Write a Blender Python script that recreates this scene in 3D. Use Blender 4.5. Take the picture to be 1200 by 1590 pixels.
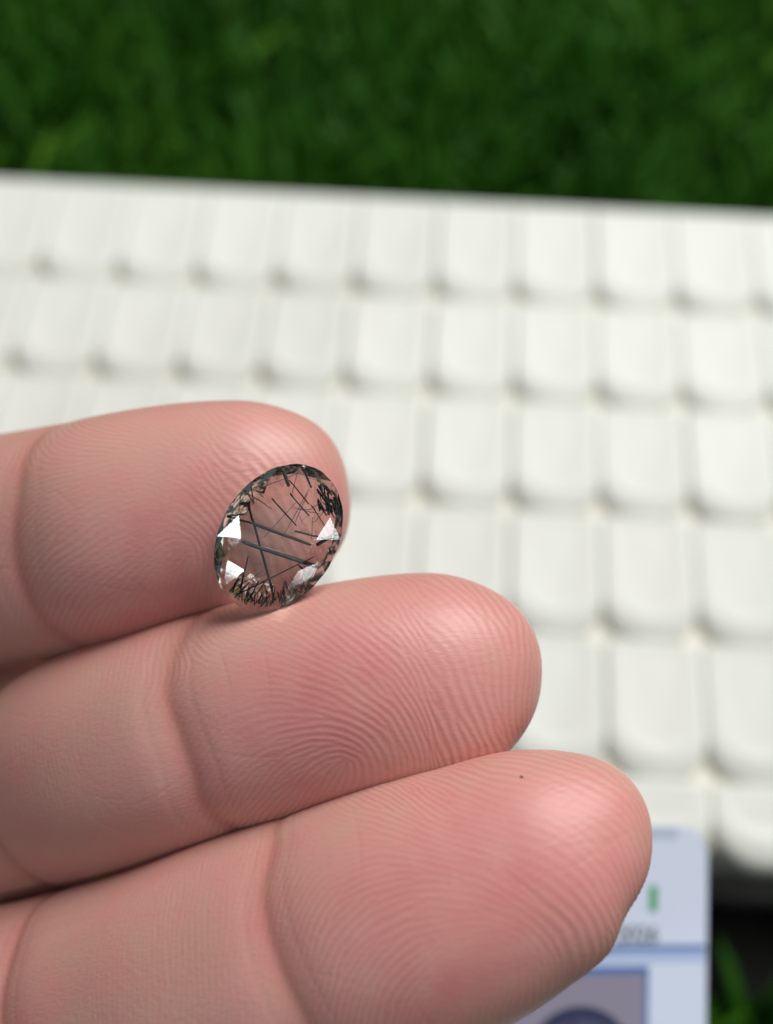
import bpy, bmesh, math, random
import numpy as np
from mathutils import Vector, Matrix

# ------------------------------------------------------------------ scene, camera, light
for o in list(bpy.data.objects):
    bpy.data.objects.remove(o)
scene = bpy.context.scene
COL = scene.collection
MM = 0.001
FPX = 1800.0                      # focal length in photo pixels (photo is 1200 x 1590)
TILT = math.radians(29.3)         # camera leans this far off straight down
KEY_TOP = 30.0                    # height of the key tops above the turf (mm)
CAM_H = KEY_TOP + 230.0 * math.cos(TILT)
cF = np.array([0, math.sin(TILT), -math.cos(TILT)])
cU = np.array([0, math.cos(TILT), math.sin(TILT)])
cR = np.array([1.0, 0, 0])
cC = np.array([0, 0, CAM_H])

cam_d = bpy.data.cameras.new("camera")
cam = bpy.data.objects.new("camera", cam_d)
COL.objects.link(cam)
cam.matrix_world = Matrix(((1, 0, 0, 0),
                           (0, cU[1], -cF[1], 0),
                           (0, cU[2], -cF[2], CAM_H * MM),
                           (0, 0, 0, 1)))
cam_d.sensor_fit = 'VERTICAL'
cam_d.sensor_height = 24.0
cam_d.sensor_width = 18.1
cam_d.lens = FPX / 1590.0 * 24.0
cam_d.clip_start = 0.005
cam_d.clip_end = 20.0
cam_d.dof.use_dof = True
cam_d.dof.focus_distance = 0.0905
cam_d.dof.aperture_fstop = 9.0
cam_d.dof.aperture_blades = 0
scene.camera = cam

world = bpy.data.worlds.new("World")
scene.world = world
world.use_nodes = True
bg = world.node_tree.nodes["Background"]
bg.inputs[0].default_value = (0.86, 0.93, 1.0, 1)
bg.inputs[1].default_value = 0.095

def area_lamp(name, loc, target, sx, sy, power, color):
    d = bpy.data.lights.new(name, 'AREA')
    d.shape = 'RECTANGLE'; d.size = sx; d.size_y = sy
    d.energy = power; d.color = color
    o = bpy.data.objects.new(name, d)
    COL.objects.link(o)
    o.location = loc
    o.rotation_euler = (Vector(target) - Vector(loc)).to_track_quat('-Z', 'Y').to_euler()
    return o

area_lamp("ceiling_lamp", (0.58, 0.76, 1.20), (0, 0.10, 0.08), 0.80, 0.85, 26.0, (1.0, 0.982, 0.945))
GEM_AT = Vector((-0.0085, 0.0425, 0.189))
def small_lamp(name, d, size, power):
    """a small lamp added for facet reflections, 0.8 m from the stone; it shows as a glint on the facets"""
    area_lamp(name, GEM_AT + Vector(d).normalized() * 0.8, GEM_AT, size, size, power, (0.92, 0.97, 1.0))
small_lamp("upper_left_lamp", (-0.63, -0.375, 0.68), 0.085, 0.50)
small_lamp("lower_left_lamp", (-0.47, -0.78, 0.42), 0.06, 0.50)
small_lamp("upper_right_lamp", (0.795, -0.535, 0.285), 0.065, 0.22)
small_lamp("lower_right_lamp", (0.57, -0.825, 0.05), 0.08, 0.28)
small_lamp("added_veil_lamp", (0.15, -0.65, 0.75), 0.16, 0.045)  # added lamp; its faint reflection pales the centre of the stone

vs = scene.view_settings
scene.display_settings.display_device = 'sRGB'
vs.view_transform = 'Standard'
vs.look = 'None'
vs.exposure = 0.0
vs.gamma = 1.0
vs.use_curve_mapping = False
cy = scene.cycles
cy.use_denoising = True
cy.max_bounces = 14
cy.diffuse_bounces = 3
cy.transmission_bounces = 14
cy.glossy_bounces = 8
cy.caustics_reflective = True
cy.caustics_refractive = True
cy.blur_glossy = 0.0
cy.sample_clamp_indirect = 30.0

# ------------------------------------------------------------------ helpers
rng = np.random.default_rng(7)
random.seed(7)

def at(u, v, d):
    """photo pixel and depth in mm -> world point in mm"""
    return cC + cR * ((u - 600) * d / FPX) + cU * (-(v - 795) * d / FPX) + cF * d

def mat(name):
    m = bpy.data.materials.new(name)
    m.use_nodes = True
    nt = m.node_tree
    return m, nt, nt.nodes["Principled BSDF"]

def nd(nt, kind, **kw):
    n = nt.nodes.new(kind)
    for k, v in kw.items():
        setattr(n, k, v)
    return n

def mesh_obj(name, verts, faces, material=None, parent=None, smooth=False):
    me = bpy.data.meshes.new(name)
    me.from_pydata([tuple(v) for v in verts], [], [tuple(f) for f in faces])
    me.update()
    if smooth:
        me.polygons.foreach_set("use_smooth", [True] * len(me.polygons))
    o = bpy.data.objects.new(name, me)
    COL.objects.link(o)
    if material: me.materials.append(material)
    if parent: o.parent = parent
    return o

def tag(o, label=None, cat=None, group=None, kind=None):
    if label: o["label"] = label
    if cat: o["category"] = cat
    if group: o["group"] = group
    if kind: o["kind"] = kind
    return o

def empty(name, loc, rot=(0, 0, 0)):
    o = bpy.data.objects.new(name, None)
    o.empty_display_size = 0.01
    COL.objects.link(o)
    o.location = loc
    o.rotation_euler = rot
    return o

def big_mesh(name, co, quads, material, attrs=None, tris=None):
    """fast mesh from numpy arrays"""
    me = bpy.data.meshes.new(name)
    nq = len(quads); ntri = 0 if tris is None else len(tris)
    me.vertices.add(len(co))
    me.vertices.foreach_set("co", np.ascontiguousarray(co, dtype=np.float32).ravel())
    loops = quads.ravel()
    starts = np.arange(nq) * 4
    if ntri:
        loops = np.concatenate([loops, tris.ravel()])
        starts = np.concatenate([starts, nq * 4 + np.arange(ntri) * 3])
    me.loops.add(len(loops))
    me.loops.foreach_set("vertex_index", loops.astype(np.int32))
    me.polygons.add(nq + ntri)
    me.polygons.foreach_set("loop_start", starts.astype(np.int32))
    me.polygons.foreach_set("use_smooth", np.ones(nq + ntri, dtype=bool))
    me.update(calc_edges=True)
    me.validate()
    for k, v in (attrs or {}).items():
        a = me.attributes.new(k, 'FLOAT', 'POINT')
        a.data.foreach_set("value", v.astype(np.float32).ravel())
    me.materials.append(material)
    o = bpy.data.objects.new(name, me)
    COL.objects.link(o)
    return o

def smooth_noise(n, scale, seed):
    """n x n tileable gaussian-filtered noise, unit variance; scale in cells"""
    r_ = np.random.default_rng(seed)
    a = np.fft.rfft2(r_.standard_normal((n, n)))
    fy = np.fft.fftfreq(n)[:, None]; fx = np.fft.rfftfreq(n)[None, :]
    a *= np.exp(-2 * (math.pi * scale) ** 2 * (fx ** 2 + fy ** 2))
    b = np.fft.irfft2(a, s=(n, n))
    return (b - b.mean()) / b.std()

# ------------------------------------------------------------------ turf
def build_turf():
    m, nt, p = mat("turf_backing")
    n = nd(nt, "ShaderNodeTexNoise"); n.inputs["Scale"].default_value = 60
    r = nd(nt, "ShaderNodeValToRGB")
    r.color_ramp.elements[0].color = (0.010, 0.040, 0.005, 1)
    r.color_ramp.elements[1].color = (0.016, 0.060, 0.008, 1)
    nt.links.new(n.outputs["Fac"], r.inputs[0]); nt.links.new(r.outputs[0], p.inputs["Base Color"])
    p.inputs["Roughness"].default_value = 0.9
    s = 6.0
    g = mesh_obj("ground", [(-s, -s, 0), (s, -s, 0), (s, s, 0), (-s, s, 0)], [(0, 1, 2, 3)], m)
    tag(g, kind="structure")

    m, nt, p = mat("grass_blade")
    at_ = nd(nt, "ShaderNodeAttribute", attribute_name="tone")
    r = nd(nt, "ShaderNodeValToRGB")
    r.color_ramp.elements[0].color = (0.016, 0.076, 0.005, 1)
    r.color_ramp.elements[1].color = (0.075, 0.200, 0.014, 1)
    e = r.color_ramp.elements.new(0.55); e.color = (0.030, 0.120, 0.008, 1)
    nt.links.new(at_.outputs["Fac"], r.inputs[0]); nt.links.new(r.outputs[0], p.inputs["Base Color"])
    p.inputs["Roughness"].default_value = 0.55
    p.inputs["Specular IOR Level"].default_value = 0.12
    pts = []
    def field(x0, x1, y0, y1, per_mm2):
        k = int((x1 - x0) * (y1 - y0) * per_mm2)
        pts.append(np.stack([rng.uniform(x0, x1, k), rng.uniform(y0, y1, k)], 1))
    field(-340, 340, 208, 520, 0.14)
    field(-260, 260, -140, 22, 0.14)
    field(-330, -176, 22, 208, 0.06)
    field(176, 330, 22, 208, 0.06)
    P = np.concatenate(pts); n = len(P)
    L = rng.uniform(14, 27, n)
    az = rng.normal(0.75, 1.1, n)                # mostly combed to the upper right
    lean = rng.uniform(0.25, 1.05, n)
    w = rng.uniform(0.7, 1.7, n)
    d = np.stack([np.cos(az), np.sin(az)], 1)
    side = np.stack([-np.sin(az + rng.normal(0, .6, n)), np.cos(az + rng.normal(0, .6, n))], 1)
    tuft = smooth_noise(256, 5, 3)
    tone = np.clip(rng.normal(0.43, 0.11, n) + 0.09 * tuft[(P[:, 0] * .5).astype(int) % 256, (P[:, 1] * .35).astype(int) % 256], 0, 1)
    long_ = rng.random(n) < 0.006                 # stray longer, paler blades
    L[long_] *= 1.5; w[long_] *= 1.5; tone[long_] = 1.0; az[long_] = rng.normal(0.9, .3, long_.sum())
    d = np.stack([np.cos(az), np.sin(az)], 1)
    co = np.zeros((n, 7, 3))
    for lev, (t, ww) in enumerate(((0, 1.0), (0.4, 0.95), (0.75, 0.7))):
        out = L * t * np.sin(lean * (0.4 + 0.6 * t)); up = L * t * np.cos(lean * (0.4 + 0.6 * t))
        for sgn in (0, 1):
            co[:, lev * 2 + sgn, :2] = P + d * out[:, None] + side * ((sgn * 2 - 1) * w * ww)[:, None]
            co[:, lev * 2 + sgn, 2] = up - 0.3
    out = L * np.sin(lean); up = L * np.cos(lean)
    co[:, 6, :2] = P + d * out[:, None]; co[:, 6, 2] = up
    base = np.arange(n)[:, None] * 7
    q = np.concatenate([base + np.array([0, 1, 3, 2]), base + np.array([2, 3, 5, 4])])
    t = base + np.array([4, 5, 6])
    o = big_mesh("grass", co.reshape(-1, 3) * MM, q, m, {"tone": np.repeat(tone, 7)}, t)
    tag(o, "dark green artificial turf under and behind the white keyboard", "grass", kind="stuff")
build_turf()

# ------------------------------------------------------------------ keyboard
YAW = math.radians(3.9)
PX, PY = 17.95, 26.3
kx = np.array([math.cos(YAW), -math.sin(YAW), 0]); ky = np.array([math.sin(YAW), math.cos(YAW), 0])

def rounded(x0, x1, y0, y1, rf, rb, n=5):
    """outline, counter-clockwise from the front left; rf front corner radius, rb rear"""
    pts = []
    for cx, cy_, r, a0 in ((x1 - rf, y0 + rf, rf, -90), (x1 - rb, y1 - rb, rb, 0),
                           (x0 + rb, y1 - rb, rb, 90), (x0 + rf, y0 + rf, rf, 180)):
        for i in range(n + 1):
            a = math.radians(a0 + 90 * i / n)
            pts.append((cx + r * math.cos(a), cy_ + r * math.sin(a)))
    return pts

def loft(levels, cap_bottom=True):
    vs_, fs = [], []
    n = len(levels[0][0])
    for pts, z in levels:
        for i, (x, y) in enumerate(pts):
            vs_.append((x * MM, y * MM, (z(x, y) if callable(z) else z) * MM))
    for l in range(len(levels) - 1):
        for i in range(n):
            j = (i + 1) % n
            fs.append((l * n + i, l * n + j, (l + 1) * n + j, (l + 1) * n + i))
    fs.append(tuple((len(levels) - 1) * n + i for i in range(n)))
    if cap_bottom: fs.append(tuple(reversed(range(n))))
    return vs_, fs

def build_keyboard():
    wm, nt, p = mat("key_plastic")
    n = nd(nt, "ShaderNodeTexNoise"); n.inputs["Scale"].default_value = 35; n.inputs["Detail"].default_value = 4
    oi = nd(nt, "ShaderNodeObjectInfo")
    r = nd(nt, "ShaderNodeValToRGB")
    r.color_ramp.elements[0].color = (0.735, 0.755, 0.71, 1); r.color_ramp.elements[1].color = (0.785, 0.80, 0.755, 1)
    mx = nd(nt, "ShaderNodeMath", operation='MULTIPLY_ADD'); mx.inputs[1].default_value = 0.5
    sc = nd(nt, "ShaderNodeMath", operation='MULTIPLY'); sc.inputs[1].default_value = 0.5
    nt.links.new(oi.outputs["Random"], mx.inputs[0]); nt.links.new(n.outputs["Fac"], sc.inputs[0])
    nt.links.new(sc.outputs[0], mx.inputs[2]); nt.links.new(mx.outputs[0], r.inputs[0])
    nt.links.new(r.outputs[0], p.inputs["Base Color"])
    p.inputs["Roughness"].default_value = 0.6
    p.inputs["Specular IOR Level"].default_value = 0.35
    bm_, nt, p = mat("housing_plastic")
    n = nd(nt, "ShaderNodeTexNoise"); n.inputs["Scale"].default_value = 50
    r = nd(nt, "ShaderNodeValToRGB")
    r.color_ramp.elements[0].color = (0.66, 0.645, 0.54, 1); r.color_ramp.elements[1].color = (0.73, 0.715, 0.62, 1)
    nt.links.new(n.outputs["Fac"], r.inputs[0]); nt.links.new(r.outputs[0], p.inputs["Base Color"])
    p.inputs["Roughness"].default_value = 0.5
    gm, nt, p = mat("front_shade_grey")
    n = nd(nt, "ShaderNodeTexNoise"); n.inputs["Scale"].default_value = 90
    r = nd(nt, "ShaderNodeValToRGB")
    r.color_ramp.elements[0].color = (0.10, 0.10, 0.095, 1); r.color_ramp.elements[1].color = (0.15, 0.15, 0.14, 1)
    nt.links.new(n.outputs["Fac"], r.inputs[0]); nt.links.new(r.outputs[0], p.inputs["Base Color"])
    p.inputs["Roughness"].default_value = 0.5
    km, nt, p = mat("shadow_black")
    n = nd(nt, "ShaderNodeTexNoise"); n.inputs["Scale"].default_value = 300
    r = nd(nt, "ShaderNodeValToRGB")
    r.color_ramp.elements[0].color = (0.006, 0.007, 0.006, 1); r.color_ramp.elements[1].color = (0.010, 0.011, 0.009, 1)
    nt.links.new(n.outputs["Fac"], r.inputs[0]); nt.links.new(r.outputs[0], p.inputs["Base Color"])
    p.inputs["Roughness"].default_value = 0.8
    p.inputs["Specular IOR Level"].default_value = 0.1

    # a point on the line that runs between two columns, at the top of the frame's middle
    ox, oy = 24.5, 112.7
    root = empty("keyboard", (ox * MM, oy * MM, 0), (0, 0, -YAW))
    tag(root, "white keyboard with a grid of blank rounded keys lying on green turf", "keyboard")
    y_front, y_back = -63.5, 83.4
    x0, x1 = -PX * 11.2, PX * 7.2
    # housing, then two dark shells standing in for the shade below
    v, f = loft([(rounded(x0, x1, y_front, y_back, 3, 3, 3), 10.0), (rounded(x0, x1, y_front, y_back, 3, 3, 3), 26.9),
                 (rounded(x0 + .8, x1 - .8, y_front + .8, y_back - .8, 2.4, 2.4, 3), 27.55)])
    mesh_obj("housing", v, f, bm_, root)
    v, f = loft([(rounded(x0 + 1, x1 - 1, y_front - 4.5, y_back - 3, 3, 3, 3), 6.0), (rounded(x0 + 1, x1 - 1, y_front - 4.5, y_back - 3, 3, 3, 3), 13.0),
                 (rounded(x0 + 2, x1 - 2, y_front - 3.7, y_back - 4, 2.4, 2.4, 3), 14.0)])
    mesh_obj("front_shade_lip", v, f, gm, root)  # grey colour paints the shade on the white front
    v, f = loft([(rounded(x0 + 2, x1 - 2, y_front - 21, y_back - 5, 2, 2, 2), 0.3), (rounded(x0 + 2, x1 - 2, y_front - 21, y_back - 5, 2, 2, 2), 7.0)])
    mesh_obj("base", v, f, km, root)  # added black slab in place of the shadow below the front edge

    def key_mesh(ln):
        g = 0.2
        w0, w1 = g, PX - g
        dish = lambda x, y: 9.25 - 0.5 * (1 - ((x - PX / 2) / (PX / 2 - 3.2)) ** 2)
        fall = lambda y: min(1.0, max(0.0, (7.5 - y) / 6.5)) ** 1.3       # the skirt drops towards the front
        lv = [(rounded(w0, w1, .1, ln - .15, 7.6, 0.5, 7), 3.0),
              (rounded(w0, w1, .1, ln - .15, 7.6, 0.5, 7), lambda x, y: 9.15 - 1.45 * fall(y)),
              (rounded(w0 + .4, w1 - .4, 1.7, ln - .35, 7.5, 0.7, 7), lambda x, y: 9.3 - .85 * fall(y)),
              (rounded(w0 + 1.3, w1 - 1.3, 4.3, ln - .8, 7.4, 1.0, 7), 9.5),
              (rounded(w0 + 1.9, w1 - 1.9, 5.1, ln - 1.3, 6.8, 1.2, 7), 9.5),
              (rounded(w0 + 3.2, w1 - 3.2, 6.8, ln - 2.4, 5.5, 1.2, 7), dish)]
        v_, f_ = loft(lv)
        me = bpy.data.meshes.new("key")
        me.from_pydata(v_, [], f_); me.update()
        me.polygons.foreach_set("use_smooth", [len(pp.vertices) == 4 for pp in me.polygons])
        me.materials.append(wm)
        return me
    full, short, rear = key_mesh(PY), key_mesh(PY - 12.0), key_mesh(PY + 2.2)
    k = 0
    for row in range(6):
        # row bottoms measured down from the frame's middle line
        yb = 53.0 - row * PY + (12.0 if row == 5 else 0)
        for colm in range(-11, 7):
            o = bpy.data.objects.new("key", short if row == 5 else rear if row == 0 else full)
            COL.objects.link(o)
            o.parent = root
            o.location = (colm * PX * MM, yb * MM, (20.85 + random.uniform(-.15, .15)) * MM)
            o.rotation_euler = (random.uniform(-.008, .008), random.uniform(-.012, .012), random.uniform(-.006, .006))
            k += 1
    # rear rim
    v, f = loft([(rounded(x0, x1, 81.7, y_back - .3, .6, .6, 3), 27.6), (rounded(x0, x1, 81.7, y_back - .3, .6, .6, 3), 29.1),
                 (rounded(x0 + .3, x1 - .3, 82.0, y_back - .6, .4, .4, 3), 29.4)])
    mesh_obj("rear_rim", v, f, wm, root)
build_keyboard()

# ------------------------------------------------------------------ report card
def build_card():
    def flat(name, c, rough=0.35, spot=None):
        m, nt, p = mat(name)
        n = nd(nt, "ShaderNodeTexNoise"); n.inputs["Scale"].default_value = 400
        r = nd(nt, "ShaderNodeValToRGB")
        r.color_ramp.elements[0].color = (*[x * .94 for x in c], 1); r.color_ramp.elements[1].color = (*c, 1)
        nt.links.new(n.outputs["Fac"], r.inputs[0]); nt.links.new(r.outputs[0], p.inputs["Base Color"])
        p.inputs["Roughness"].default_value = rough
        return m
    cw = flat("card_plastic", (0.66, 0.73, 0.89)); blue = flat("card_blue", (0.08, 0.17, 0.44))
    pale = flat("card_pale_blue", (0.42, 0.53, 0.78)); green = flat("card_green", (0.03, 0.36, 0.12))
    ink = flat("card_ink", (0.12, 0.13, 0.17)); photo = flat("photo_ground", (0.27, 0.25, 0.33))
    navy = flat("photo_stone", (0.035, 0.04, 0.095)); navy2 = flat("photo_stone_light", (0.16, 0.17, 0.30))
    # card plane in camera space: right edge at depth 130, left side nearer to the ring finger
    pr = at(1096, 1283, 142.0)                                 # top right corner
    xl = at(480, 1272, 132.0) - pr; xl = -xl / np.linalg.norm(xl)   # to the right
    yd = at(1096, 1590, 139.0) - pr; yd -= xl * yd.dot(xl); yd /= np.linalg.norm(yd)   # down
    yu = -yd; zf = np.cross(xl, yu)
    M = Matrix(((xl[0], yu[0], zf[0], pr[0] * MM), (xl[1], yu[1], zf[1], pr[1] * MM), (xl[2], yu[2], zf[2], pr[2] * MM), (0, 0, 0, 1)))
    W, H = 54.0, 85.6
    out = rounded(-W, 0, -H, 0, 3.6, 3.6, 6)
    v, f = loft([(out, -0.38), (out, 0.38)])
    card = mesh_obj("report_card", v, f, cw)
    card.matrix_world = M
    tag(card, "pale blue plastic report card with a stone photo held behind the lowest finger", "card")
    def sheet(name, x0, x1, y0, y1, z, m, par=card):
        return mesh_obj(name, [(x0 * MM, y0 * MM, z * MM), (x1 * MM, y0 * MM, z * MM), (x1 * MM, y1 * MM, z * MM), (x0 * MM, y1 * MM, z * MM)], [(0, 1, 2, 3)], m, par)
    k = 142.0 / FPX
    Y = lambda v_: -(v_ - 1283) * k
    X = lambda u_: (u_ - 1096) * k
    sheet("header_line", -W + .2, -.15, Y(1467), Y(1459), 0.40, blue)
    sheet("header_band", -W + .2, -.15, Y(1484), Y(1467.2), 0.40, pale)
    sheet("top_band", -W + 4, -4, Y(1302), Y(1287), 0.40, flat("card_edge_band", (0.46, 0.53, 0.66)))
    # photograph of a stone printed on the card
    bx0, bx1, by0, by1 = X(770), X(1001), Y(1720), Y(1489)
    ph = sheet("photo", bx0, bx1, by0, by1, 0.40, photo)
    b = 0.55
    for a in ((bx0, bx1, by1 - b * 1.6, by1), (bx0, bx1, by0, by0 + b), (bx0, bx0 + b, by0 + b, by1 - b * 1.6), (bx1 - b, bx1, by0 + b, by1 - b * 1.6)):
        sheet("photo_border", *a, 0.42, blue, card)
    cx, cy_ = X(893), Y(1625)
    def disc(name, rx, ry, z, m, dx=0, dy=0):
        n = 28
        vv = [((cx + dx + rx * math.cos(2 * math.pi * i / n)) * MM, (cy_ + dy + ry * math.sin(2 * math.pi * i / n)) * MM, z * MM) for i in range(n)]
        return mesh_obj(name, vv, [tuple(range(n))], m, card)
    disc("pictured_stone", 6.7, 6.3, 0.42, navy)
    disc("pictured_body", 5.6, 5.2, 0.44, flat("photo_stone_body", (0.075, 0.08, 0.15)), .2, -.4)
    disc("pictured_gleam", 2.4, 2.6, 0.46, navy2, 1.6, .8)
    disc("pictured_gleam", 1.6, 2.0, 0.46, navy2, -3.0, 1.0)
    disc("pictured_gleam", 0.5, 2.4, 0.46, navy, -.8, 2.4)
    # printed writing
    def text(name, s, size, x, y, m):
        cu = bpy.data.curves.new(name, 'FONT'); cu.body = s; cu.size = size * MM; cu.align_x = 'RIGHT'
        cu.offset = 0.06 * MM
        o = bpy.data.objects.new(name, cu); COL.objects.link(o)
        dg = bpy.context.evaluated_depsgraph_get()
        me = bpy.data.meshes.new_from_object(o.evaluated_get(dg))
        bpy.data.objects.remove(o)
        o = bpy.data.objects.new(name, me); COL.objects.link(o); me.materials.clear(); me.materials.append(m)
        o.parent = card; o.location = (x * MM, y * MM, 0.41 * MM)
        return o
    text("printed_date", "2026", 2.7, X(1016), Y(1455), ink)
    sheet("green_letter", X(1000), X(1013), Y(1410), Y(1372), 0.41, green)
build_card()

# ------------------------------------------------------------------ the hand
def bil(grid, fx, fy):
    n0, n1 = grid.shape
    x = np.clip(fx, 0, n0 - 1.001); y = np.clip(fy, 0, n1 - 1.001)
    i = x.astype(int); j = y.astype(int); a = x - i; b = y - j
    return (grid[i, j] * (1 - a) * (1 - b) + grid[i + 1, j] * a * (1 - b) + grid[i, j + 1] * (1 - a) * b + grid[i + 1, j + 1] * a * b)

GN, GD = 512, 0.085       # print grid: cells, mm per cell (x along the finger from the tip, y across)

def fingerprint(core, delta, seed, period=0.47, core2=None, delta2=None):
    """friction ridges grown by repeated oriented filtering along a loop-shaped flow"""
    gx = (np.arange(GN) * GD - 1.0)[:, None]; gy = ((np.arange(GN) - GN / 2) * GD)[None, :]
    th = np.zeros((GN, GN))
    for c, s in ((core, 1), (delta, -1), (core2, 1), (delta2, -1)):
        if c is not None:
            th = th + s * 0.5 * np.arctan2(gy - c[1], gx - c[0])
    th = th + math.pi / 2 + 0.10 * smooth_noise(GN, 30, seed + 1)
    K = 20
    ph = np.mod(th, math.pi) / math.pi * K
    i0 = np.floor(ph).astype(int) % K; fr = ph - np.floor(ph); i1 = (i0 + 1) % K
    kk = (np.arange(GN) + GN // 2) % GN - GN // 2
    KX = kk[:, None] * GD; KY = kk[None, :] * GD
    bank = []
    for k in range(K):
        t = math.pi * k / K
        nrm = -math.sin(t) * KX + math.cos(t) * KY
        tan = math.cos(t) * KX + math.sin(t) * KY
        g = np.cos(2 * math.pi * nrm / period) * np.exp(-(nrm ** 2) / (2 * (period * .45) ** 2) - (tan ** 2) / (2 * (period * .62) ** 2))
        g -= g.mean()
        bank.append(np.fft.rfft2(g / np.abs(g).sum()))
    I = np.random.default_rng(seed).standard_normal((GN, GN))
    for it in range(9):
        Fi = np.fft.rfft2(I)
        acc = np.zeros((GN, GN))
        for k in range(K):
            wgt = np.where(i0 == k, 1 - fr, 0) + np.where(i1 == k, fr, 0)
            acc += np.fft.irfft2(Fi * bank[k], s=(GN, GN)) * wgt
        I = np.tanh(acc / (acc.std() + 1e-9) * 1.6)
    return I

def spline(ctrl, m):
    """Catmull-Rom through the rows of ctrl, m samples per span"""
    c = np.array(ctrl, float)
    c = np.vstack([2 * c[0] - c[1], c, 2 * c[-1] - c[-2]])
    out = []
    for i in range(1, len(c) - 2):
        t = np.linspace(0, 1, m, endpoint=False)[:, None]
        out.append(0.5 * (2 * c[i] + (c[i + 1] - c[i - 1]) * t + (2 * c[i - 1] - 5 * c[i] + 4 * c[i + 1] - c[i + 2]) * t ** 2
                          + (3 * c[i] - c[i - 1] - 3 * c[i + 1] + c[i + 2]) * t ** 3))
    out.append(c[-2][None])
    return np.vstack(out)

def finger(ctrl, dense_to, creases, core=None, delta=None, seed=1, depth_ratio=0.86, cap=1.0, blot=(), step=0.105, coarse=False, ncap=2.25, roll=0.0):
    """ctrl rows: u, v, depth mm, half width px, from the tip to the base; returns co, quads, attrs"""
    S = spline(ctrl, 24)
    pts = np.array([at(u, v, d) for u, v, d, h in S]); hw = S[:, 3] * S[:, 2] / FPX
    seg = np.linalg.norm(np.diff(pts, axis=0), axis=1); sl = np.concatenate([[0], np.cumsum(seg)])
    total = sl[-1]
    W0 = np.interp(12, sl, hw); L = W0 * cap
    nc = 24 if coarse else 120
    phi = np.linspace(0.012, math.pi / 2, nc)
    s_cap = L * (1 - np.cos(phi))
    if coarse:
        s = np.concatenate([s_cap, np.arange(s_cap[-1] + 1.0, total, 1.5)])
        ang = np.linspace(-math.pi, math.pi, 48, endpoint=False)
    else:
        s = np.concatenate([s_cap, np.arange(s_cap[-1] + step, dense_to, step), np.arange(dense_to + .3, total, 1.2)])
        a1 = math.radians(118)
        ang = np.concatenate([np.linspace(-a1, a1, 300), np.linspace(a1, 2 * math.pi - a1, 34)[1:-1]])
    # spine frames
    P = np.stack([np.interp(s, sl, pts[:, k]) for k in range(3)], 1)
    T = np.stack([np.interp(s + 1.5, sl, pts[:, k]) - np.interp(np.maximum(s - 1.5, 0), sl, pts[:, k]) for k in range(3)], 1)
    T /= np.linalg.norm(T, axis=1)[:, None]
    N = cC[None] - P; N -= T * (N * T).sum(1)[:, None]; N /= np.linalg.norm(N, axis=1)[:, None]
    B = np.cross(N, T)                       # across, towards the lower side of the photo
    if B[:, 2].mean() > 0: pass
    down = -cU
    sg = np.sign((B @ down).mean()); B *= sg
    h = np.interp(s, sl, hw)
    capf = np.where(s < L, (1 - np.clip(1 - s / L, 0, 1) ** ncap) ** (1 / ncap), 1.0)
    w = h * capf; dp = h * depth_ratio * capf
    # fullness of the pads between the creases
    c0 = creases[0][0]
    front = dp * (1 + 0.06 * np.exp(-((s - c0 * .50) / (c0 * .30)) ** 2) - 0.03 * np.exp(-((s - c0) / 3.2) ** 2)
                  + (0.04 * np.exp(-((s - (c0 + creases[1][0]) / 2) / 6.0) ** 2) - 0.04 * np.exp(-((s - creases[1][0]) / 3.5) ** 2) if len(creases) > 1 else 0))
    n_exp = 2.18
    ca, sa = np.cos(ang), np.sin(ang)
    cx = np.sign(ca) * np.abs(ca) ** (2 / n_exp); sx = np.sign(sa) * np.abs(sa) ** (2 / n_exp)
    fd = np.where(ca[None] >= 0, front[:, None], dp[:, None])
    co = P[:, None] + N[:, None] * (fd * cx[None])[..., None] + B[:, None] * (w[:, None] * sx[None])[..., None]
    ns, na = len(s), len(ang)
    # surface normals from the grid
    dA = np.roll(co, -1, 1) - np.roll(co, 1, 1)
    dS = np.gradient(co, axis=0)
    nor = np.cross(dS, dA); nor /= (np.linalg.norm(nor, axis=2)[..., None] + 1e-9)
    outw = N[:, None] * cx[None, :, None] + B[:, None] * sx[None, :, None]
    nor *= np.sign((nor * outw).sum(2).mean())
    # flat coordinates on the skin: x along from the tip, y across
    mer = np.concatenate([[0], np.cumsum(np.hypot(np.diff(s), np.diff(front)))]) ; mer = mer - (mer[nc] - s[nc]) * np.clip(s / s[nc], 0, 1)
    X = np.repeat(mer[:, None], na, 1)
    Yv = w[:, None] * np.where(ang > math.pi, ang - 2 * math.pi, ang)[None, :] * 0.96
    disp = np.zeros((ns, na)); groove = np.zeros((ns, na))
    for q, (sc_, slant, bow, dep) in enumerate(creases):
        wob = bil(smooth_noise(128, 6, seed + 20 + q), (Yv + 20) * 3, np.full_like(Yv, 10.0)) * 0.22
        line = sc_ + slant * Yv + bow * Yv ** 2 + wob
        dd = X - line
        disp -= dep * (0.30 * np.exp(-(dd / 0.6) ** 2) + 0.82 * np.exp(-(dd / 1.8) ** 2) * np.clip(1 - (Yv / 13) ** 2, .2, 1))
        groove += np.exp(-(dd / 0.8) ** 2)
        disp -= dep * 0.05 * np.exp(-((dd - 1.7 - .05 * Yv) / 0.3) ** 2)
        disp -= dep * 0.04 * np.exp(-((dd + 1.9 + .04 * Yv) / 0.25) ** 2)
    lump = smooth_noise(256, 14, seed + 5)
    disp += 0.10 * bil(lump, X * 3.2 + 5, (Yv + 22) * 4)
    ridge = np.zeros((ns, na)); red = np.zeros((ns, na)); distal = np.ones((ns, na))
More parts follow.
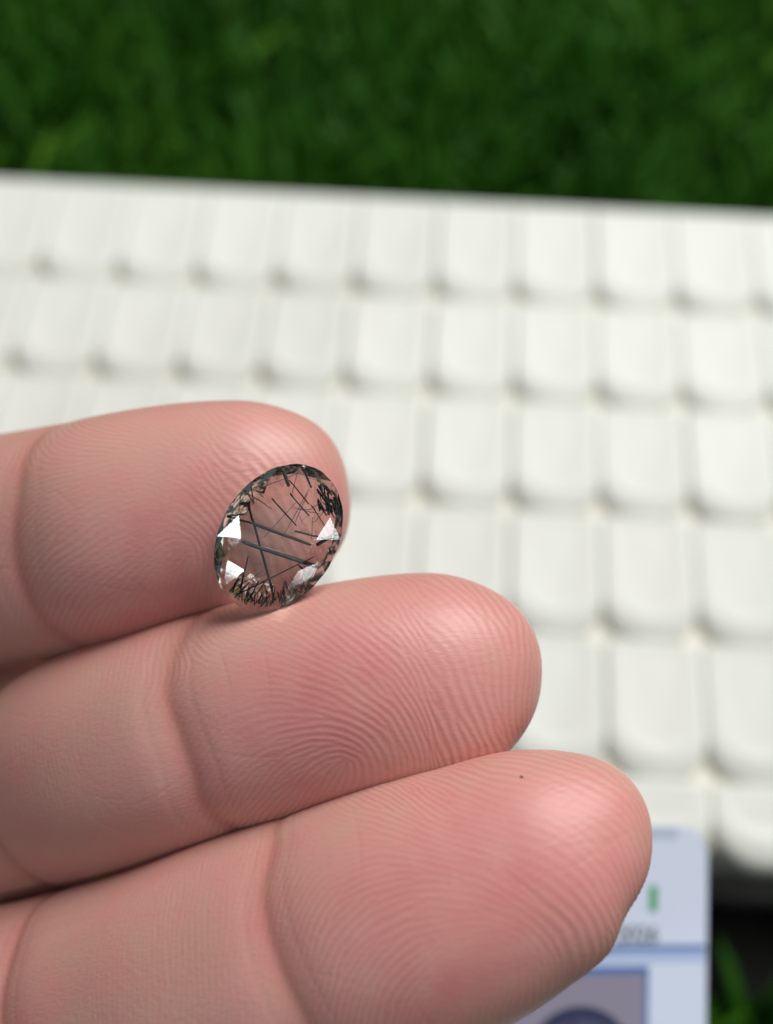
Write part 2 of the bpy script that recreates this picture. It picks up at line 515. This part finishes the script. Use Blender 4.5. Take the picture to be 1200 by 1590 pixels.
    if core is not None:
        fp = fingerprint(core, delta, seed)
        gi = (X + 1.0) / GD; gj = Yv / GD + GN / 2
        ridge = bil(fp, gi, gj)
        edge = np.clip((np.abs(Yv) - 10.5) / 5, 0, 1)
        dist = creases[0][0] + creases[0][1] * Yv - X
        distal = 1 / (1 + np.exp(-dist / 1.2))
        worn = bil(smooth_noise(256, 9, seed + 9), X * 4 + 9, (Yv + 22) * 5)
        amp = (0.25 + 0.75 * distal) * np.clip(0.74 + 0.36 * worn, 0.15, 1.2) * (1 - edge)
        ridge = ridge * amp
        disp += 0.017 * ridge
        # fine flexion lines crossing the ridges
        for _ in range(26):
            x0 = rng.uniform(4, dense_to); y0 = rng.uniform(-9, 9); a = rng.normal(0.15 if x0 < c0 else 0.0, 0.5) ; ln = rng.uniform(1.2, 4.5)
            if x0 < c0: a += math.pi / 2 * (rng.random() < .5)
            dx, dy = X - x0, Yv - y0
            t = dx * math.cos(a) + dy * math.sin(a); n_ = -dx * math.sin(a) + dy * math.cos(a) + 0.04 * t ** 2
            g = np.exp(-(n_ / 0.10) ** 2 - (t / ln) ** 4)
            disp -= 0.018 * g; groove += 0.15 * g
    for (bx, by, rx, ry, amt) in blot:
        red += amt * np.exp(-((X - bx) / rx) ** 2 - ((Yv - by) / ry) ** 2)
    red *= 0.85; red += 0.07 * bil(smooth_noise(256, 11, seed + 3), X * 4, (Yv + 22) * 5) + 0.06 * bil(smooth_noise(256, 3, seed + 4), X * 5, (Yv + 22) * 5)
    co = co + nor * disp[..., None]
    # grid faces + tip fan as one tiny quad ring
    idx = np.arange(ns * na).reshape(ns, na)
    q = np.stack([idx[:-1], np.roll(idx, -1, 1)[:-1], np.roll(idx, -1, 1)[1:], idx[1:]], -1).reshape(-1, 4)
    flat = co.reshape(-1, 3)
    tip = co[0].mean(0); flat = np.vstack([flat, tip, co[-1].mean(0)])
    t = np.stack([np.full(na, ns * na), np.roll(idx[0], -1), idx[0]], -1)
    t2 = np.stack([np.full(na, ns * na + 1), idx[-1], np.roll(idx[-1], -1)], -1)
    pad = lambda a: np.concatenate([a.ravel(), a[0].mean(keepdims=True), a[-1].mean(keepdims=True)])
    at_ = {"ridge": pad(ridge), "red": pad(red), "groove": pad(np.clip(groove, 0, 1)), "skin_x": pad(X), "skin_y": pad(Yv), "distal": pad(distal)}
    # orientation check: faces must look outwards
    a, b_, c_ = flat[q[len(q) // 2][0]], flat[q[len(q) // 2][1]], flat[q[len(q) // 2][2]]
    mid = len(q) // 2
    ring = mid // na
    if np.dot(np.cross(b_ - a, c_ - a), a - P[ring]) < 0:
        q = q[:, ::-1]; t = t[:, ::-1]; t2 = t2[:, ::-1]
    return flat, q, np.vstack([t, t2]), at_

def skin_material():
    m, nt, p = mat("skin")
    A = lambda n_: nd(nt, "ShaderNodeAttribute", attribute_name=n_)
    red, ridge, groove, distal = A("red"), A("ridge"), A("groove"), A("distal")
    tc = nd(nt, "ShaderNodeTexCoord")
    n1 = nd(nt, "ShaderNodeTexNoise"); n1.inputs["Scale"].default_value = 260; n1.inputs["Detail"].default_value = 5
    nt.links.new(tc.outputs["Object"], n1.inputs["Vector"])
    add = nd(nt, "ShaderNodeMath", operation='MULTIPLY_ADD'); add.inputs[1].default_value = 0.30
    nt.links.new(n1.outputs["Fac"], add.inputs[0]); nt.links.new(red.outputs["Fac"], add.inputs[2])
    ramp = nd(nt, "ShaderNodeValToRGB")
    cr = ramp.color_ramp
    cr.elements[0].position = 0.0; cr.elements[0].color = (0.615, 0.352, 0.290, 1)
    cr.elements[1].position = 1.0; cr.elements[1].color = (0.63, 0.215, 0.215, 1)
    e = cr.elements.new(0.42); e.color = (0.66, 0.308, 0.276, 1)
    nt.links.new(add.outputs[0], ramp.inputs[0])
    # ridge crests are paler (thicker keratin) than the valleys; the valleys' shade is coloured in too
    mx = nd(nt, "ShaderNodeMix", data_type='RGBA', blend_type='MULTIPLY')
    mr = nd(nt, "ShaderNodeMapRange"); mr.inputs[1].default_value = -1; mr.inputs[2].default_value = 1
    mr.inputs[3].default_value = 1.0; mr.inputs[4].default_value = 0.0
    nt.links.new(ridge.outputs["Fac"], mr.inputs[0])
    mx.inputs["B"].default_value = (0.93, 0.85, 0.85, 1)
    nt.links.new(mr.outputs[0], mx.inputs["Factor"]); nt.links.new(ramp.outputs[0], mx.inputs["A"])
    mg = nd(nt, "ShaderNodeMix", data_type='RGBA', blend_type='MULTIPLY')
    mg.inputs["B"].default_value = (0.85, 0.66, 0.62, 1)
    gs = nd(nt, "ShaderNodeMath", operation='MULTIPLY'); gs.inputs[1].default_value = 0.6
    nt.links.new(groove.outputs["Fac"], gs.inputs[0]); nt.links.new(gs.outputs[0], mg.inputs["Factor"])
    nt.links.new(mx.outputs["Result"], mg.inputs["A"])
    nt.links.new(mg.outputs["Result"], p.inputs["Base Color"])
    p.subsurface_method = 'RANDOM_WALK' if hasattr(p, "subsurface_method") else p.subsurface_method
    p.inputs["Subsurface Weight"].default_value = 0.25
    p.inputs["Subsurface Radius"].default_value = (1.0, 0.32, 0.18)
    p.inputs["Subsurface Scale"].default_value = 0.0011
    p.inputs["Roughness"].default_value = 0.45
    p.inputs["Coat Weight"].default_value = 0.06; p.inputs["Coat Roughness"].default_value = 0.25
    p.inputs["Specular IOR Level"].default_value = 0.5
    # fine cross-hatched skin relief
    cmb = nd(nt, "ShaderNodeCombineXYZ")
    sx, sy = A("skin_x"), A("skin_y")
    nt.links.new(sx.outputs["Fac"], cmb.inputs[0]); nt.links.new(sy.outputs["Fac"], cmb.inputs[1])
    mp = nd(nt, "ShaderNodeMapping"); mp.inputs["Scale"].default_value = (1.6, 3.2, 1); mp.inputs["Rotation"].default_value = (0, 0, 0.25)
    nt.links.new(cmb.outputs[0], mp.inputs["Vector"])
    n2 = nd(nt, "ShaderNodeTexNoise"); n2.inputs["Scale"].default_value = 1.0; n2.inputs["Detail"].default_value = 6; n2.inputs["Roughness"].default_value = 0.62
    nt.links.new(mp.outputs[0], n2.inputs["Vector"])
    vo = nd(nt, "ShaderNodeTexVoronoi", feature='DISTANCE_TO_EDGE'); vo.inputs["Scale"].default_value = 1.5
    nt.links.new(cmb.outputs[0], vo.inputs["Vector"])
    hs = nd(nt, "ShaderNodeMath", operation='MULTIPLY_ADD'); hs.inputs[1].default_value = 0.25
    vm = nd(nt, "ShaderNodeMath", operation='MINIMUM'); vm.inputs[1].default_value = 0.25
    nt.links.new(vo.outputs["Distance"], vm.inputs[0])
    nt.links.new(vm.outputs[0], hs.inputs[0]); nt.links.new(n2.outputs["Fac"], hs.inputs[2])
    bp = nd(nt, "ShaderNodeBump"); bp.inputs["Strength"].default_value = 0.5; bp.inputs["Distance"].default_value = 0.00010
    nt.links.new(hs.outputs[0], bp.inputs["Height"]); nt.links.new(bp.outputs[0], p.inputs["Normal"])
    return m

SKIN = skin_material()

INDEX = [(545, 768, 101.5, 150), (470, 772, 101.5, 150), (390, 782, 101.5, 160), (300, 796, 102, 168), (180, 820, 103, 176), (75, 841, 106.5, 178), (-40, 864, 112, 178),
         (-200, 902, 119, 184), (-420, 965, 127, 200), (-760, 1060, 133, 196), (-1150, 1180, 142, 190)]
MIDDLE = [(836, 1058, 96, 150), (760, 1052, 96, 158), (660, 1056, 96, 168), (550, 1076, 96, 173), (420, 1106, 97, 178), (290, 1138, 99, 176), (150, 1183, 104, 174), (0, 1240, 112, 153),
          (-180, 1298, 121, 152), (-460, 1390, 130, 176), (-900, 1530, 141, 176)]
RING = [(1008, 1308, 88, 150), (930, 1308, 88, 160), (830, 1340, 88, 178), (723, 1387, 88.5, 196), (600, 1432, 89.5, 203), (440, 1488, 92, 203), (270, 1545, 96, 202), (80, 1602, 102, 204),
        (-130, 1660, 110, 206), (-460, 1790, 124, 190), (-900, 1920, 137, 186)]
LITTLE = [(700, 1730, 147, 95), (620, 1735, 146.5, 104), (500, 1760, 146, 108), (330, 1800, 145, 110), (100, 1860, 144, 114), (-150, 1940, 143, 122), (-480, 2050, 142, 132), (-800, 2150, 144, 134)]
THUMB = [(-700, -150, 112, 170), (-760, -60, 114, 180), (-860, 150, 120, 190), (-960, 420, 130, 200), (-1060, 760, 138, 240), (-1180, 1150, 146, 280)]
PALM = [(-620, 1480, 142, 360), (-760, 1500, 142, 520), (-1000, 1540, 143, 570), (-1400, 1600, 146, 560), (-1900, 1680, 150, 470), (-2400, 1760, 154, 360), (-2900, 1850, 158, 330)]

GAP_BLOCK_UPPER = [(330, 962, 116, 40), (260, 985, 119, 52), (100, 1030, 126, 64), (-150, 1100, 133, 95), (-500, 1200, 136, 160), (-900, 1320, 143, 200)]  # added tube that darkens the gap between index and middle
GAP_BLOCK_LOWER = [(330, 1310, 108, 40), (230, 1340, 110, 54), (60, 1395, 116, 70), (-180, 1470, 125, 100), (-500, 1580, 136, 160), (-900, 1700, 143, 200)]  # added tube that darkens the gap between middle and ring

def build_hand():
    parts = [
        finger(INDEX, 40, [(24.8, 0.03, -0.004, .34), (50, 0, 0, .4)], (12.5, 2.5), (23.5, -6.0), 11, cap=0.98,
               blot=[(13, 3, 12, 9, .42), (20, 8, 9, 6, .25), (36, 0, 7, 12, .02)]),
        finger(MIDDLE, 60, [(27.6, 0.0, -0.010, .42), (48, 0.05, 0.0, .4)], (16.0, 4.6), (25.5, -4.2), 23, cap=1.0,
               blot=[(17, 0, 9, 7, .55), (22, 5, 6, 6, .3), (8, -1, 6, 9, .22), (40, 2, 8, 12, .04)]),
        finger(RING, 64, [(26.6, 0.0, -0.004, .32), (52, 0.05, 0.0, .4)], (13.0, 4.0), (22.5, -7.0), 37, cap=1.0,
               blot=[(12, 0, 9, 8, .5), (22, 4, 9, 8, .25), (46, 2, 9, 12, .04)]),
        finger(LITTLE, 10, [(22, 0, 0, .4), (40, 0, 0, .4)], coarse=True, seed=41, blot=[(12, 0, 12, 12, .35)]),
        finger(THUMB, 10, [(26, 0, 0, .4), (52, 0, 0, .4)], coarse=True, seed=43, blot=[(12, 0, 12, 12, .35)]),
        finger(GAP_BLOCK_UPPER, 10, [(200, 0, 0, 0)], coarse=True, seed=51),
        finger(GAP_BLOCK_LOWER, 10, [(200, 0, 0, 0)], coarse=True, seed=53),
        finger(PALM, 10, [(30, 0, 0, .6), (48, 0, 0, .6)], coarse=True, seed=47, depth_ratio=0.36, cap=0.5),
    ]
    off = 0; C, Q, T_, AT = [], [], [], {}
    for c, q, t, a in parts:
        C.append(c); Q.append(q + off); T_.append(t + off); off += len(c)
        for k, v in a.items(): AT.setdefault(k, []).append(v)
    co = np.vstack(C)
    org = np.array([at(300, 1200, 100)])[0]
    o = big_mesh("hand", (co - org) * MM, np.vstack(Q), SKIN, {k: np.concatenate(v) for k, v in AT.items()}, np.vstack(T_))
    o.location = org * MM
    tag(o, "open palm-up hand with three extended fingers cradling the small clear stone", "hand")
    # a speck of dark lint on the lowest finger
    rel = co - cC
    dep = rel @ cF; u = 600 + FPX * (rel @ cR) / dep; v = 795 - FPX * (rel @ cU) / dep
    near = np.where(np.hypot(u - 808, v - 1203) < 4)[0]
    return co[near[np.argmin(dep[near])]]
SPECK = build_hand()

# ------------------------------------------------------------------ the stone
def build_gem():
    gm, nt, p = mat("quartz")
    nt.nodes.remove(p)
    gl = nd(nt, "ShaderNodeBsdfGlass"); gl.inputs["IOR"].default_value = 1.545
    gl.inputs["Color"].default_value = (0.955, 0.985, 0.965, 1); gl.inputs["Roughness"].default_value = 0.0
    nt.links.new(gl.outputs[0], nt.nodes["Material Output"].inputs["Surface"])
    nm, nt, p = mat("black_needle")
    n = nd(nt, "ShaderNodeTexNoise"); n.inputs["Scale"].default_value = 2500
    r = nd(nt, "ShaderNodeValToRGB")
    r.color_ramp.elements[0].color = (0.004, 0.005, 0.006, 1); r.color_ramp.elements[1].color = (0.016, 0.018, 0.020, 1)
    nt.links.new(n.outputs["Fac"], r.inputs[0]); nt.links.new(r.outputs[0], p.inputs["Base Color"])
    p.inputs["Roughness"].default_value = 0.4
    def tint(name, a, b):
        m_, nt_, p_ = mat(name)
        n_ = nd(nt_, "ShaderNodeTexNoise"); n_.inputs["Scale"].default_value = 1800
        r_ = nd(nt_, "ShaderNodeValToRGB")
        r_.color_ramp.elements[0].color = (*a, 1); r_.color_ramp.elements[1].color = (*b, 1)
        nt_.links.new(n_.outputs["Fac"], r_.inputs[0]); nt_.links.new(r_.outputs[0], p_.inputs["Base Color"])
        return m_
    grey = tint("grey_green_needle", (0.05, 0.065, 0.055), (0.13, 0.15, 0.13))
    ochre = tint("ochre_stain", (0.22, 0.13, 0.02), (0.55, 0.42, 0.14))
    moss = tint("green_fleck", (0.04, 0.12, 0.03), (0.12, 0.22, 0.06))

    D = 91.72
    ctr = at(433.5, 834.7, D)
    k = D / FPX
    # local frame: z to the camera, tipped a little; y up along the long axis, leaning right
    z = cC - ctr; z /= np.linalg.norm(z)
    z = z - 0.11 * cU + 0.03 * cR; z /= np.linalg.norm(z)
    a = math.radians(-31.0)
    yv = cU * math.cos(a) - cR * math.sin(a); yv -= z * yv.dot(z); yv /= np.linalg.norm(yv)
    xv = np.cross(yv, z)
    M = Matrix(((xv[0], yv[0], z[0], ctr[0] * MM), (xv[1], yv[1], z[1], ctr[1] * MM), (xv[2], yv[2], z[2], ctr[2] * MM), (0, 0, 0, 1)))
    ax, ay = 90.5 * k, 122.5 * k
    V = []
    def ring(n, sc, h, rot=0.0, jit=0.0, sx=1.0, sy=1.0):
        for i in range(n):
            t = 2 * math.pi * (i + rot) / n
            j = 1 + random.uniform(-jit, jit)
            V.append((ax * sc * sx * j * math.cos(t), ay * sc * sy * j * math.sin(t), h))
    # crown
    ring(8, 0.60, 1.02, 0.5, 0.02)
    ring(8, 0.79, 0.72, 0.0, 0.0)
    ring(16, 1.0, 0.20, 0.0); ring(32, 0.997, 0.18, 0.5)
    # pavilion
    ring(32, 0.997, -0.12, 0.5)
    ring(16, 0.84, -0.74, 0.0, 0.02)
    ring(16, 0.63, -1.32, 0.5, 0.03)
    ring(8, 0.40, -1.75, 0.0, 0.03)
    bm = bmesh.new()
    for v in V: bm.verts.new(Vector(v) * MM)
    r_ = bmesh.ops.convex_hull(bm, input=bm.verts[:])
    bmesh.ops.dissolve_limit(bm, angle_limit=math.radians(0.6), verts=bm.verts[:], edges=bm.edges[:])
    bmesh.ops.recalc_face_normals(bm, faces=bm.faces[:])
    me = bpy.data.meshes.new("gemstone"); bm.to_mesh(me); bm.free()
    me.materials.append(gm)
    gem = bpy.data.objects.new("gemstone", me); COL.objects.link(gem)
    gem.matrix_world = M
    tag(gem, "clear oval faceted quartz stone with black needle inclusions resting between two fingers", "gemstone")

    ca, sa = math.cos(a), math.sin(a)
    def loc(zx, zy):
        """coordinates read off an enlargement of the stone -> stone-local mm"""
        u = 300 + zx / 4.2857 - 433.5; v = -(690 + zy / 4.2857 - 834.7)
        x, y = u * k, v * k
        return (x * ca + y * sa, -x * sa + y * ca)
    def needle(p0, p1, r, m=nm, z0=0.0, z1=0.0, name="needle"):
        q0 = Vector((*p0, z0)); q1 = Vector((*p1, z1))
        for q in (q0, q1):                   # keep it inside the stone
            e = math.hypot(q.x / ax, q.y / ay)
            lim = 0.94
            if e > lim: q.x *= lim / e; q.y *= lim / e
            top = .85 if e < .6 else .85 - (min(e, lim) - .6) / .34 * .70
            bot = -1.5 if e < .55 else -1.5 + (min(e, lim) - .55) / .39 * 1.3
            q.z = max(bot, min(top, q.z))
        d = (q1 - q0)
        if d.length < 0.05: return None
        zz = d.normalized(); xx = zz.orthogonal().normalized(); yy = zz.cross(xx)
        vs_, fs = [], []
        n_ = 6
        for t, rr in ((0, .45), (.04, 1), (.6, 1.05), (.96, .9), (1, .35)):
            for i in range(n_):
                b = 2 * math.pi * i / n_
                vs_.append((q0 + d * t + (xx * math.cos(b) + yy * math.sin(b)) * r * rr) * MM)
        for l in range(4):
            for i in range(n_):
                j = (i + 1) % n_
                fs.append((l * n_ + i, l * n_ + j, (l + 1) * n_ + j, (l + 1) * n_ + i))
        fs.append(tuple(reversed(range(n_)))); fs.append(tuple(4 * n_ + i for i in range(n_)))
        return mesh_obj(name, vs_, fs, m, gem)
    px = k / 4.2857 / 2           # enlargement pixel -> radius in mm
    N_ = [((400, 520), (790, 670), 20, .3, -.2), ((330, 640), (840, 815), 28, .1, .5), ((370, 380), (545, 1035), 15, .6, -.1),
          ((525, 355), (690, 540), 10, .4, .1), ((645, 325), (775, 475), 9, .5, .2), ((640, 240), (770, 400), 8, .1, .2),
          ((740, 145), (785, 290), 12, 0, .2), ((675, 570), (860, 620), 12, .5, .3), ((815, 665), (925, 605), 24, .5, .2),
          ((285, 1000), (805, 740), 9, .1, .6), ((370, 730), (290, 1060), 10, .6, 0), ((230, 470), (350, 462), 12, .1, .3),
          ((230, 475), (400, 520), 13, 0, .3), ((600, 955), (612, 1085), 14, .2, 0), ((780, 400), (910, 600), 6, .2, 0),
          ((440, 900), (350, 1075), 9, .4, 0), ((500, 880), (380, 1050), 7, .3, 0), ((700, 800), (770, 860), 12, .4, .2),
          ((380, 250), (410, 380), 8, 0, .2), ((470, 910), (500, 990), 6, .3, 0), ((545, 1035), (575, 985), 8, .1, .1)]
    for p0, p1, wpx, z0, z1 in N_:
        needle(loc(*p0), loc(*p1), wpx * px * 1.12, nm, z0, z1)
    G_ = [((770, 300), (590, 630), 5), ((460, 300), (720, 190), 6), ((690, 380), (470, 620), 5), ((330, 290), (530, 430), 7),
          ((600, 150), (640, 290), 26), ((350, 300), (420, 400), 9), ((760, 330), (680, 520), 5), ((320, 330), (318, 460), 6),
          ((800, 520), (880, 430), 5), ((700, 170), (590, 200), 7), ((430, 310), (480, 360), 8), ((640, 940), (645, 1000), 7)]
    for p0, p1, wpx in G_:
        needle(loc(*p0), loc(*p1), wpx * px, grey, -.3, -.2)
    # loose hair-thin needles crossing at all angles
    for i in range(26):
        t = random.uniform(0, 6.283); e = math.sqrt(random.random()) * .85; b = random.gauss(0.9, .7); ln = random.uniform(.6, 2.2)
        x, y = ax * e * math.cos(t), ay * e * math.sin(t)
        needle((x, y), (x + ln * math.cos(b), y + ln * math.sin(b)), random.uniform(2, 5) * px, nm if random.random() < .5 else grey, random.uniform(-.6, .3), random.uniform(-.6, .3))
    # fringe of fine needles along the lower rim
    for i in range(84):
        t = random.uniform(-1.85, -0.30)
        e0 = random.uniform(.88, .95); e1 = e0 - random.uniform(.08, .30)
        da = random.uniform(-.16, .16)
        needle((ax * e0 * math.cos(t), ay * e0 * math.sin(t)), (ax * e1 * math.cos(t + da), ay * e1 * math.sin(t + da)),
               random.uniform(4, 9) * px, nm if random.random() < .7 else grey, random.uniform(-.1, .2), random.uniform(-.2, .5))
    # dark thicket on the upper right rim
    for i in range(64):
        x0, y0 = random.uniform(820, 960), random.uniform(250, 430)
        y0 = max(y0, 250 + (x0 - 835) * .7)
        needle(loc(x0, y0), loc(x0 + random.uniform(5, 60), y0 + random.uniform(15, 80)), random.uniform(7, 15) * px,
               nm, random.uniform(-.5, .2), random.uniform(-.4, .2))
    def fleck(cx, cy_, rpx, m, zc, name):
        x, y = loc(cx, cy_)
        bm = bmesh.new(); bmesh.ops.create_icosphere(bm, subdivisions=1, radius=rpx * px * 2)
        for v in bm.verts: v.co = Vector((v.co.x * random.uniform(.6, 1.4) + x, v.co.y * random.uniform(.6, 1.4) + y, v.co.z * .35 + zc)) * MM
        me_ = bpy.data.meshes.new(name); bm.to_mesh(me_); bm.free(); me_.materials.append(m)
        o = bpy.data.objects.new(name, me_); COL.objects.link(o); o.parent = gem
    for c in [(random.gauss(325, 38), random.gauss(975, 42), random.uniform(5, 15)) for _ in range(26)]: fleck(*c, ochre, .12, "ochre_fleck")
    for c in ((835, 245, 16), (865, 265, 11)): fleck(*c, moss, .0, "green_fleck")
build_gem()

def build_speck():
    m, nt, p = mat("lint")
    n = nd(nt, "ShaderNodeTexNoise"); n.inputs["Scale"].default_value = 900
    r = nd(nt, "ShaderNodeValToRGB")
    r.color_ramp.elements[0].color = (0.06, 0.06, 0.04, 1); r.color_ramp.elements[1].color = (0.07, 0.08, 0.06, 1)
    nt.links.new(n.outputs["Fac"], r.inputs[0]); nt.links.new(r.outputs[0], p.inputs["Base Color"])
    bm = bmesh.new(); bmesh.ops.create_icosphere(bm, subdivisions=1, radius=1.0)
    for v_ in bm.verts: v_.co = Vector((v_.co.x * .17 * random.uniform(.6, 1.3), v_.co.y * .09 * random.uniform(.6, 1.3), v_.co.z * .1)) * MM
    me = bpy.data.meshes.new("lint_speck"); bm.to_mesh(me); bm.free(); me.materials.append(m)
    o = bpy.data.objects.new("lint_speck", me); COL.objects.link(o)
    o.location = (SPECK + (cC - SPECK) / np.linalg.norm(cC - SPECK) * .06) * MM
    o.rotation_euler = (0.3, 0.2, -0.5)
    tag(o, "tiny dark speck of lint stuck near the tip of the lowest finger", "lint")
build_speck()
